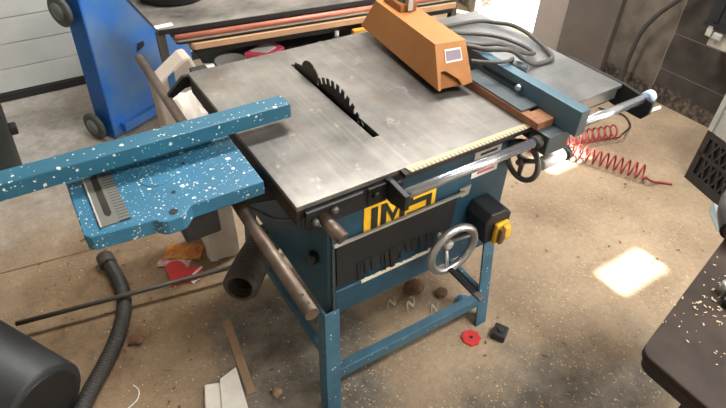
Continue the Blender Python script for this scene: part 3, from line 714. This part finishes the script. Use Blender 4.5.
# moss-like sponge by the cart
mb = MB(); bmesh.ops.create_icosphere(mb.bm, subdivisions=3, radius=.05, matrix=Matrix.Translation((.235, 1.96, .05)))
random.seed(2)
for v_ in mb.bm.verts: v_.co += (v_.co-V((.235, 1.96, .05)))*random.uniform(-.15, .15)
for v_ in mb.bm.verts: v_.co.z = max(v_.co.z, .002)
tag(mb.build('scouring_sponge', 'moss'), 'mossy green clump of scouring material on the floor under the guide rod', 'sponge')

# ------------------------------------------------------------------ left floor things
gb = thing('green_bin', 'dark grey-green round bin at the left edge below the garage door', 'bin', (-.41, 2.60, 0))
MB().lathe([(.17, 0), (.185, .02), (.215, .42), (.225, .425), (.225, .45), (.205, .45), (.178, .03), (.05, .02)], (-.41, 2.60, 0), seg=40).build('bin_body', 'bin_green', gb)
MB().box(-.20, -.17, 2.44, 2.50, .30, .335, bev=.006).build('bin_handle', 'black_plastic', gb)
# black bin lying on its side
bb = thing('black_bin', 'black plastic bin lying on its side in the lower left corner', 'bin', (-.40, 1.27, 0))
ax = V((.42, -.62, -.03)).normalized(); Ob = V((-.615, 1.605, .172))
MB().lathe([(.02, .55), (.122, .55), (.131, .542), (.162, .02), (.170, .018), (.170, -.012), (.160, -.012), (.124, .535), (.02, .535)], Ob, ax, 40).build('bin_body', 'bin_black', bb)
MB().lathe([(.110, .551), (.110, .5515), (.10, .5518)], Ob, ax, 40).build('bin_base', 'black_tub', bb)
# vacuum hose
vh = thing('vacuum_hose', 'dark corrugated vacuum hose curving across the floor left of the saw', 'hose', (-.05, 1.5, 0))
path = smooth_path([(-.026, 1.765, .030), (-.018, 1.70, .028), (-.014, 1.62, .027), (-.026, 1.53, .027), (-.056, 1.45, .027), (-.10, 1.37, .027), (-.15, 1.30, .027), (-.21, 1.225, .027), (-.255, 1.155, .027), (-.29, 1.07, .027), (-.33, .98, .027)])
pts, rad = ribbed(path, .0245, 90, .0016)
MB().tube(pts, rad, 18, caps=True).build('hose_tube', 'hose', vh)
MB().lathe([(.027, 0), (.032, .004), (.032, .055), (.027, .06), (.024, .06), (.024, .01)], (-.027, 1.755, .032), (-.10, 1, .02), 24).build('hose_cuff', 'hose_black', vh)
# long thin rod
hr = thing('thin_rod', 'long thin dark rod lying from the black bin towards the dust port', 'rod', (0, 1.5, .05))
MB().tube([(-.362, 1.600, .064), (.40, 1.466, .064)], .009, 12).build('rod_shaft', 'rod_dark', hr)
MB().tube([(.385, 1.469, .064), (.44, 1.459, .014)], [.0095, .013], 12).build('rod_tip', 'rod_dark', hr)
# flyers
def flyer(name, c, w, h, ang, m, z, label, cat='leaflet'):
    a = MB(); n = 6
    vs = [[None]*(n+1) for _ in range(n+1)]
    R_ = rz(ang)
    for i in range(n+1):
        for j in range(n+1):
            p = R_ @ V(((i/n-.5)*w, (j/n-.5)*h, 0)); vs[i][j] = a.bm.verts.new((c[0]+p.x, c[1]+p.y, z+.005*math.sin(i*1.1+j*.6)**2))
    for i in range(n):
        for j in range(n): a.bm.faces.new((vs[i][j], vs[i+1][j], vs[i+1][j+1], vs[i][j+1]))
    return tag(a.build(name, m, None, solid=.0012), label, cat)
lf = flyer('leaflet', (.25, 1.705), .15, .085, -.55, 'flyer_y', .007, 'yellow and orange printed leaflet on the floor below the sliding table')
lf2 = flyer('leaflet', (.195, 1.665), .13, .04, -.55, 'flyer_r', .003, 'red and white printed leaflet half under the yellow leaflet')
rp = thing('red_packet', 'red heart-shaped packet on the floor beside the yellow leaflet', 'packet', (.19, 1.60, 0))
heart = []
for i in range(40):
    t = 2*PI*i/40; heart.append((.0050*16*math.sin(t)**3, .0042*(13*math.cos(t)-5*math.cos(2*t)-2*math.cos(3*t)-math.cos(4*t))))
ra = -.9
MB().prism([(.205+p*math.cos(ra)-q*math.sin(ra), 1.592+p*math.sin(ra)+q*math.cos(ra)) for p, q in heart], .001, .012).build('packet_body', 'red', rp, bevel=.003)
MB().box(.235, .285, 1.565, 1.575, .012, .014, rot=rz(.5)).build('packet_tag', 'white', rp)
flyer('paper_scrap', (.248, 1.545), .06, .03, .4, 'paper', .003, 'small white paper scrap beside the red packet', 'paper scrap')
# white paper carton in front
wp = thing('paper_sheet', 'crumpled white paper sheet on the floor at the bottom edge', 'paper', (.15, 1.0, 0))
mb = MB(); mb.hexa([(.108, 1.075, .002), (.160, 1.06, .002), (.12, .93, .002), (.066, .945, .002)], [(.112, 1.07, .02), (.158, 1.058, .012), (.12, .93, .012), (.07, .945, .02)]); mb.build('lower_sheet', 'paper', wp, bevel=.002)
mb = MB(); mb.hexa([(.160, 1.062, .008), (.225, 1.085, .006), (.20, .92, .006), (.118, .93, .008)], [(.160, 1.064, .022), (.222, 1.086, .012), (.198, .92, .012), (.118, .93, .020)]); mb.build('upper_fold', 'paper', wp, bevel=.002)
tag(MB().tube(smooth_path([(-.085, 1.20, .003), (-.075, 1.17, .003), (-.09, 1.14, .003), (-.13, 1.12, .003), (-.14, 1.09, .003)]), .0022, 8).build('white_wire', 'white'), 'bent white wire on the floor between hose and white paper', 'wire')
# red disc, black nut
rd = thing('red_disc', 'red plastic disc lying flat on the floor near the right saw leg', 'disc', (.985, .765, 0))
pol = []
for i in range(64):
    r_ = .0345-.003*(1 if (i//4) % 2 else 0); pol.append((.983+r_*math.cos(2*PI*i/64), .768+r_*math.sin(2*PI*i/64)))
MB().prism(pol, .001, .009).build('disc_body', 'red', rd, bevel=.001)
MB().lathe([(.007, .0), (.007, .0006)], (.983, .768, .009), seg=16).build('disc_hole', 'ink', rd)
bk = thing('black_block', 'small black plastic block on the floor beside the red disc', 'block', (1.075, .72, 0))
MB().box(1.05, 1.105, .70, .75, .001, .036, bev=.005, rot=rz(.5)).build('block_body', 'black_plastic', bk)
MB().lathe([(.012, 0), (.012, .004), (.006, .004)], (1.0775, .725, .036), seg=14).build('block_stud', 'ink', bk)
# lath and offcuts near the left leg
tag(MB().box(-.014, .014, -.16, .16, .0, .006, rot=rz(-.12), piv=V((0, 0, 0))).build('wooden_lath', 'lath'), 'thin tan wooden lath on the grey floor left of the saw leg', 'lath').location = (.25, 1.13, .001)
def chunk(name, c, r, m, seed, label, cat, sq=.6):
    random.seed(seed); a = MB(); bmesh.ops.create_icosphere(a.bm, subdivisions=2, radius=r)
    for v_ in a.bm.verts:
        v_.co = V((v_.co.x*random.uniform(.7, 1.2), v_.co.y*random.uniform(.6, 1.1), max(v_.co.z*sq, -r*.4)))
    for v_ in a.bm.verts: v_.co += V((c[0], c[1], r*.4+.001))
    return tag(a.build(name, m), label, cat)
chunk('wood_chunk', (.945, 1.06), .045, 'bark', 1, 'brown bark chunk lying on the floor under the saw body', 'wood chunk')
chunk('wood_offcut', (1.02, .985), .028, 'bark', 4, 'small brown offcut under the saw close to the right front leg', 'offcut')
chunk('stone_lump', (.30, .93), .02, 'lath', 6, 'small pale wood lump on the floor near the left saw leg', 'wood lump')
chunk('dirt_clod', (-.03, 1.47-.1), .028, 'bark', 8, 'dark brown dirt clod on the floor beside the vacuum hose', 'clod', .4)
chunk('blue_rag', (1.06, .90), .036, 'bag_blue', 9, 'crumpled blue rag on the floor by the right front saw leg', 'rag', .4)
def curl(pts, label):
    mb = MB(); p = smooth_path(pts, 5); w = V((0, 0, .006))
    vs = [(mb.bm.verts.new(q), mb.bm.verts.new(q+V((.004, .002, .010)))) for q in p]
    for a, b in zip(vs, vs[1:]): mb.bm.faces.new((a[0], b[0], b[1], a[1]))
    return tag(mb.build('curled_shaving', 'curl', None, solid=.0016), label, 'shaving', 'curled shavings under the saw')
curl([(.86, .985, .002), (.875, 1.01, .012), (.89, .99, .003), (.905, 1.01, .012), (.90, 1.03, .003)], 'long white curled shaving under the saw, leftmost of the curls')
curl([(.925, .925, .002), (.945, .95, .012), (.95, .925, .003), (.968, .945, .01)], 'white curled shaving nearest the front stretcher')
curl([(.80, 1.03, .002), (.82, 1.05, .012), (.835, 1.03, .003), (.845, 1.055, .01)], 'small white curled shaving farthest under the saw')

# ------------------------------------------------------------------ right side things
def coil(a, b, turns, r, wr, m, sag=0):
    a, b = V(a), V(b); t = (b-a).normalized(); u = t.cross(V((0, 0, 1))).normalized(); w = u.cross(t)
    n = turns*18; return [a.lerp(b, i/n)+(u*math.cos(2*PI*i/18)+w*math.sin(2*PI*i/18))*r for i in range(n+1)]
ch = thing('coiled_hose', 'red coiled air hose lying on the floor right of the saw', 'hose', (2.3, 1.25, 0))
CRD = .036
p1 = coil((1.98, 1.51, .05), (2.52, 1.36, .05), 15, CRD, .006, None)
p2 = coil((2.16, 1.38, .05), (2.325, 1.035, .05), 11, CRD, .006, None)
MB().tube(p1, .0050, 7).build('far_coil', 'coil_red', ch)
MB().tube(p2, .0050, 7).build('near_coil', 'coil_red', ch)
MB().tube(smooth_path([p2[-1], V((2.335, 1.00, .02)), V((2.38, .985, .008)), V((2.42, .945, .008))]), .0055, 7).build('hose_tail', 'coil_red', ch)
MB().tube(smooth_path([p1[-1], V((2.60, 1.36, .02)), V((2.70, 1.40, .008)), V((2.76, 1.50, .008)), V((2.70, 1.62, .008))]), .005, 7).build('hose_tail', 'iron', ch)
# black hose rising along the block wall
wc = thing('rising_hose', 'black hose rising from the floor along the dark block wall', 'hose', (2.98, 1.72, 0))
MB().tube(smooth_path([(2.98, 1.70, .014), (2.985, 1.708, .10), (2.99, 1.712, .21), (2.995, 1.700, .37), (3.0, 1.647, .494), (3.005, 1.569, .599), (3.02, 1.48, .70), (3.035, 1.42, .85), (3.04, 1.40, 1.1)]), .013, 12).build('hose_run', 'hose', wc)
MB().tube(smooth_path([(2.98, 1.70, .014), (2.97, 1.76, .013), (2.95, 1.9, .013), (2.93, 2.0, .013)]), .012, 12).build('hose_floor_end', 'hose', wc)
# crates
def lattice_crate(name, label):
    t = thing(name, label, 'crate', (2.70, .78, 0))
    R_ = rz(-.32+.0); cx = V((2.538, .955, 0)); ax_ = V((-.30, -.95, 0)).normalized(); ay_ = V((.95, -.30, 0)).normalized()
    fr = lambda q: cx+ax_*q.x+ay_*q.y+V((0, 0, q.z))
    W, D, H = .40, .42, .275
    def panel(m, mapf, L):
        for (a, b_, c, d_) in ((0, L, 0, .05), (0, L, .245, H), (0, .03, .05, .245), (L-.03, L, .05, .245), (0, L, .145, .165)):
            m.prism([(a, c), (b_, c), (b_, d_), (a, d_)], 0, .008, 'y', mapf)
        k = .05
        while k < L-.05:
            for (z0, z1) in ((.05, .145), (.165, .245)):
                m.prism([(k, z0), (k+.012, z0), (k+.046, z1), (k+.034, z1)], 0, .007, 'y', mapf)
                m.prism([(k+.034, z0), (k+.046, z0), (k+.012, z1), (k, z1)], .0005, .0065, 'y', mapf)
            k += .044
    m = MB(); panel(m, fr, W); m.build('lattice_side', 'crate_black', t)
    m = MB(); panel(m, lambda q: fr(V((q.y, .008+q.x, q.z))), D-.008); m.build('lattice_side', 'crate_black', t)
    m = MB(); panel(m, lambda q: fr(V((W-.008+q.y, .008+q.x, q.z))), D-.008); m.build('lattice_side', 'crate_black', t)
    m = MB(); panel(m, lambda q: fr(V((.01+q.x, D-.008+q.y, q.z))), W-.02); m.build('lattice_side', 'crate_black', t)
    m = MB(); m.prism([(.009, .009), (W-.009, .009), (W-.009, D-.009), (.009, D-.009)], .004, .012, 'z', fr); m.build('crate_floor', 'crate_black', t)
    m = MB(); m.prism([(.012, .012), (W-.012, .012), (W-.012, D-.012), (.012, D-.012)], .013, .235, 'z', fr); m.build('crate_contents', 'black_tub', t)
    # grey crate stacked on top
    g_ = thing('grey_crate', 'grey solid-sided crate stacked on top of the black lattice crate', 'crate', (2.70, .78, .276))
    m = MB()
    for (a, b_, c, d_) in ((0, W, 0, .012), (0, .012, .012, D), (W-.012, W, .012, D), (.012, W-.012, D-.012, D)):
        m.prism([(a, c), (b_, c), (b_, d_), (a, d_)], .276, .58, 'z', fr)
    m.prism([(.012, .012), (W-.012, .012), (W-.012, D-.012), (.012, D-.012)], .276, .286, 'z', fr)
    m.build('crate_shell', 'crate_grey', g_, bevel=.003)
    m = MB()
    for k in (.0, .11, .22, .33):
        m.prism([(k+.005, -.012), (k+.03, -.012), (k+.03, -.0005), (k+.005, -.0005)], .283, .57, 'z', fr)
    m.prism([(-.004, -.014), (W, -.014), (W, -.0005), (-.004, -.0005)], .55, .582, 'z', fr)
    m.build('crate_ribs', 'crate_grey', g_, bevel=.002)
lattice_crate('black_crate', 'black lattice-sided plastic crate on the floor at right')
# wall box
wbx = thing('tool_case', 'black ribbed case with grey latch mounted on the dark wall', 'case', (2.98, 1.2, .50))
MB().box(2.86, 3.075, .96, 1.325, .585, .86, bev=.008).build('case_body', 'crate_black', wbx)
m = MB()
for k in range(5): m.box(2.850, 2.861, 1.0+k*.065, 1.02+k*.065, .62, .85)
m.build('case_ribs', 'black_plastic', wbx)
MB().box(2.845, 2.861, .96, 1.32, .585, .61).build('case_rim', 'black_plastic', wbx)
MB().box(2.845, 2.862, 1.262, 1.292, .545, .60, bev=.004).build('latch', 'box_pale', wbx)
MB().box(2.840, 2.858, 1.21, 1.255, .542, .575, bev=.006).build('latch', 'crate_grey', wbx)
MB().box(2.87, 3.075, .96, 1.275, .495, .584, bev=.004).build('lower_tray', 'box_pale', wbx)
# dark table at lower right
dt = thing('dark_table', 'dark brown rounded-corner table top with sawdust at lower right', 'table', (1.3, 0, 0))
def rnd(cx, cy, r, a0, a1): return [(cx+r*math.cos(math.radians(a0+(a1-a0)*i/6)), cy+r*math.sin(math.radians(a0+(a1-a0)*i/6))) for i in range(7)]
top = [(.812, -.55)]+rnd(.843, .206, .030, 180, 104)+[(1.62, .405), (1.62, -.55)]
MB().prism(top, .700, .7215).build('table_top', 'dark_table', dt, bevel=.004)
ed = [(p[0]+(.006 if p[0] < .9 else -.0), p[1]-(.006 if p[1] > 0 else -.006)) for p in top]
MB().prism(ed, .672, .700).build('edge_band', 'dark_table_edge', dt, bevel=.003)
for (x_, y_) in ((1.0, -.45), (1.54, -.45), (1.54, .30), (1.30, .16)):
    MB().box(x_, x_+.04, y_, y_+.04, 0, .673).build('leg', 'black_metal', dt)
# power tool on the table's far edge and a pale sheet behind it
pt = thing('power_tool', 'black cordless tool lying on the far edge of the dark table', 'power tool', (1.33, .36, .722))
MB().tube(smooth_path([(1.262, .318, .756), (1.285, .335, .757), (1.325, .362, .757), (1.38, .385, .755), (1.44, .40, .755)]), .030, 16).build('tool_body', 'black_plastic', pt)
MB().lathe([(.012, -.03), (.016, 0), (.022, .01), (.022, .03)], (1.250, .308, .755), (.75, .66, 0), 16).build('tool_chuck', 'iron', pt)
MB().box(1.32, 1.40, .30, .345, .7235, .752, bev=.006).build('tool_battery', 'black_plastic', pt)
MB().box(1.29, 1.315, .335, .36, .783, .792, bev=.003).build('tool_stripe', 'pale_blue', pt)
pt2 = thing('black_clamp', 'black clamp lying on the sawdust near the right edge of the dark table', 'clamp', (1.10, .20, .722))
MB().box(1.058, 1.115, .195, .222, .7225, .745, bev=.005, rot=rz(.2)).build('clamp_jaw', 'black_plastic', pt2)
MB().lathe([(.015, 0), (.015, .03), (.008, .034)], (1.095, .228, .7225), seg=16).build('clamp_screw', 'chrome_dull', pt2)
ps = thing('pale_sheet', 'pale blue-grey plastic sheet on the floor in front of the black crate', 'sheet', (2.35, .68, 0))
mb = MB(); mb.hexa([(2.40, .74, .001), (2.30, .64, .001), (2.33, .50, .001), (2.38, .56, .001)], [(2.405, .74, .05), (2.315, .64, .03), (2.335, .51, .03), (2.38, .57, .05)]); mb.build('sheet_fold', 'pale_blue', ps, bevel=.004)
mb = MB(); mb.hexa([(2.325, .64, .042), (2.345, .54, .042), (2.372, .56, .051), (2.385, .70, .051)], [(2.33, .64, .05), (2.35, .545, .05), (2.372, .565, .058), (2.385, .70, .058)]); mb.build('sheet_corner', 'pale_blue', ps)
# boards beside the bright doorway
for i, (x_, lb) in enumerate(((2.20, 'white board leaning by the doorway, nearest the bench'), (2.42, 'white board leaning by the doorway, middle one'), (2.64, 'white board leaning by the doorway, nearest the door frame'))):
    b_ = MB(); b_.hexa([(x_, 3.25, .002), (x_+.13, 3.25, .002), (x_+.13, 3.27, .002), (x_, 3.27, .002)], [(x_, 3.41, .9), (x_+.13, 3.41, .9), (x_+.13, 3.43, .9), (x_, 3.43, .9)])
    tag(b_.build('white_board', 'white', bevel=.002), lb, 'board', 'white boards by the doorway')

# ------------------------------------------------------------------ sawdust and chips (uncountable)
def chips(name, n, regs, z, label, m, smin, smax, seed):
    random.seed(seed); mb = MB()
    for i in range(n):
        (x0, x1, y0, y1) = random.choices([r[:4] for r in regs], [r[4] for r in regs])[0]
        x_, y_ = random.uniform(x0, x1), random.uniform(y0, y1)
        a = random.uniform(0, 2*PI); l = random.uniform(smin, smax); w = l*random.uniform(.25, .6)
        t = random.uniform(-.25, .25); zz = z+random.uniform(.0008, .003)
        d1 = V((math.cos(a), math.sin(a), t))*l/2; d2 = V((-math.sin(a), math.cos(a), random.uniform(-.2, .2)))*w/2; c = V((x_, y_, zz+l*.13))
        mb.poly([c-d1-d2, c+d1-d2, c+d1*.8+d2, c-d1*.9+d2])
    return tag(mb.build(name, m), label, 'sawdust', None, 'stuff')
chips('floor_sawdust', 3400, [(.45, 1.9, .25, .85, 5), (.5, 1.1, .8, 1.5, 3), (1.1, 2.3, .7, 1.4, 1.2), (-.3, .5, .9, 1.9, 1.2), (2.0, 2.9, .9, 1.8, .5)], 0, 'scattered sawdust and wood chips on the concrete floor around the saw', 'shaving', .003, .0095, 21)
chips('table_sawdust', 420, [(.90, 1.5, -.05, .32, 1), (1.0, 1.25, .12, .25, 1.6)], .722, 'scattered sawdust chips on the dark table', 'shaving', .002, .008, 22)
chips('dark_debris', 170, [(-.3, .4, 1.0, 2.0, 2), (.9, 2.3, .4, 1.4, 2), (-.3, .2, 2.2, 2.7, .4)], 0, 'dark bark flakes scattered over the floor', 'bark', .005, .018, 23)
# expansion joint in the floor at left
struct(MB().box(-2.6, .42, -.003, .003, .0003, .0012, rot=rz(-.13), piv=V((-.13, 0, 0))).build('trim_3', 'bark')).location = (-1.09, 1.93+.12, .0003)

# ------------------------------------------------------------------ light
w = bpy.data.worlds.new('daylight'); S.world = w; w.use_nodes = True
bgd = w.node_tree.nodes['Background']; bgd.inputs['Color'].default_value = (1, 1, .985, 1); bgd.inputs['Strength'].default_value = 9.0
sd = bpy.data.lights.new('sun', 'SUN'); sd.energy = 40; sd.angle = math.radians(.9); sd.color = (1, .97, .92)
so = bpy.data.objects.new('sun', sd); COL.objects.link(so); so.rotation_euler = SUN.to_track_quat('Z', 'Y').to_euler()
def area(name, loc, sx, sy, power, direction, col=(1, 1, 1)):
    l = bpy.data.lights.new(name, 'AREA'); l.shape = 'RECTANGLE'; l.size = sx; l.size_y = sy; l.energy = power; l.color = col
    o = bpy.data.objects.new(name, l); COL.objects.link(o); o.location = loc; o.rotation_euler = (-V(direction)).to_track_quat('Z', 'Y').to_euler(); return o
area('added_fill_light', (1.3, 1.8, 2.66), 1.5, .25, 85, (0, 0, -1), (1, .985, .95))  # unseen fill, added to light the saw from above
area('added_fill_light', (1.6, -.2, 2.66), 1.5, .25, 70, (0, 0, -1), (1, .985, .95))  # second added fill, out of view towards the front
def portal(loc, sy, sz, direction):
    o = area('opening_portal', loc, sy, sz, 1, direction); o.data.cycles.is_portal = True; return o
portal((XR+.1, 2.81, 1.03), .66, 2.0, (-1, 0, 0))
portal((XR+.1, -1.375, 1.15), 1.85, 2.3, (-1, 0, 0))

# ------------------------------------------------------------------ camera
cd = bpy.data.cameras.new('camera'); co = bpy.data.objects.new('camera', cd); COL.objects.link(co)
p, r, yw = [math.radians(a) for a in (40.35, 1.76, 33.3)]
fwd = V((0, math.cos(p), -math.sin(p))); up = V((0, math.sin(p), math.cos(p))); rt = V((1, 0, 0))
rt2 = rt*math.cos(r)+up*math.sin(r); up2 = -rt*math.sin(r)+up*math.cos(r)
Az = Matrix.Rotation(-yw, 3, 'Z')
rt2, up2, fwd = Az @ rt2, Az @ up2, Az @ fwd
co.matrix_world = Matrix(((rt2.x, up2.x, -fwd.x, 0), (rt2.y, up2.y, -fwd.y, 0), (rt2.z, up2.z, -fwd.z, 1.62), (0, 0, 0, 1)))
cd.sensor_width = 36; cd.lens = 545/726*36; cd.clip_start = .02
S.camera = co
S.view_settings.view_transform = 'Standard'; S.view_settings.look = 'None'; S.view_settings.gamma = 1
S.view_settings.use_curve_mapping = False
S.view_settings.exposure = 0.0
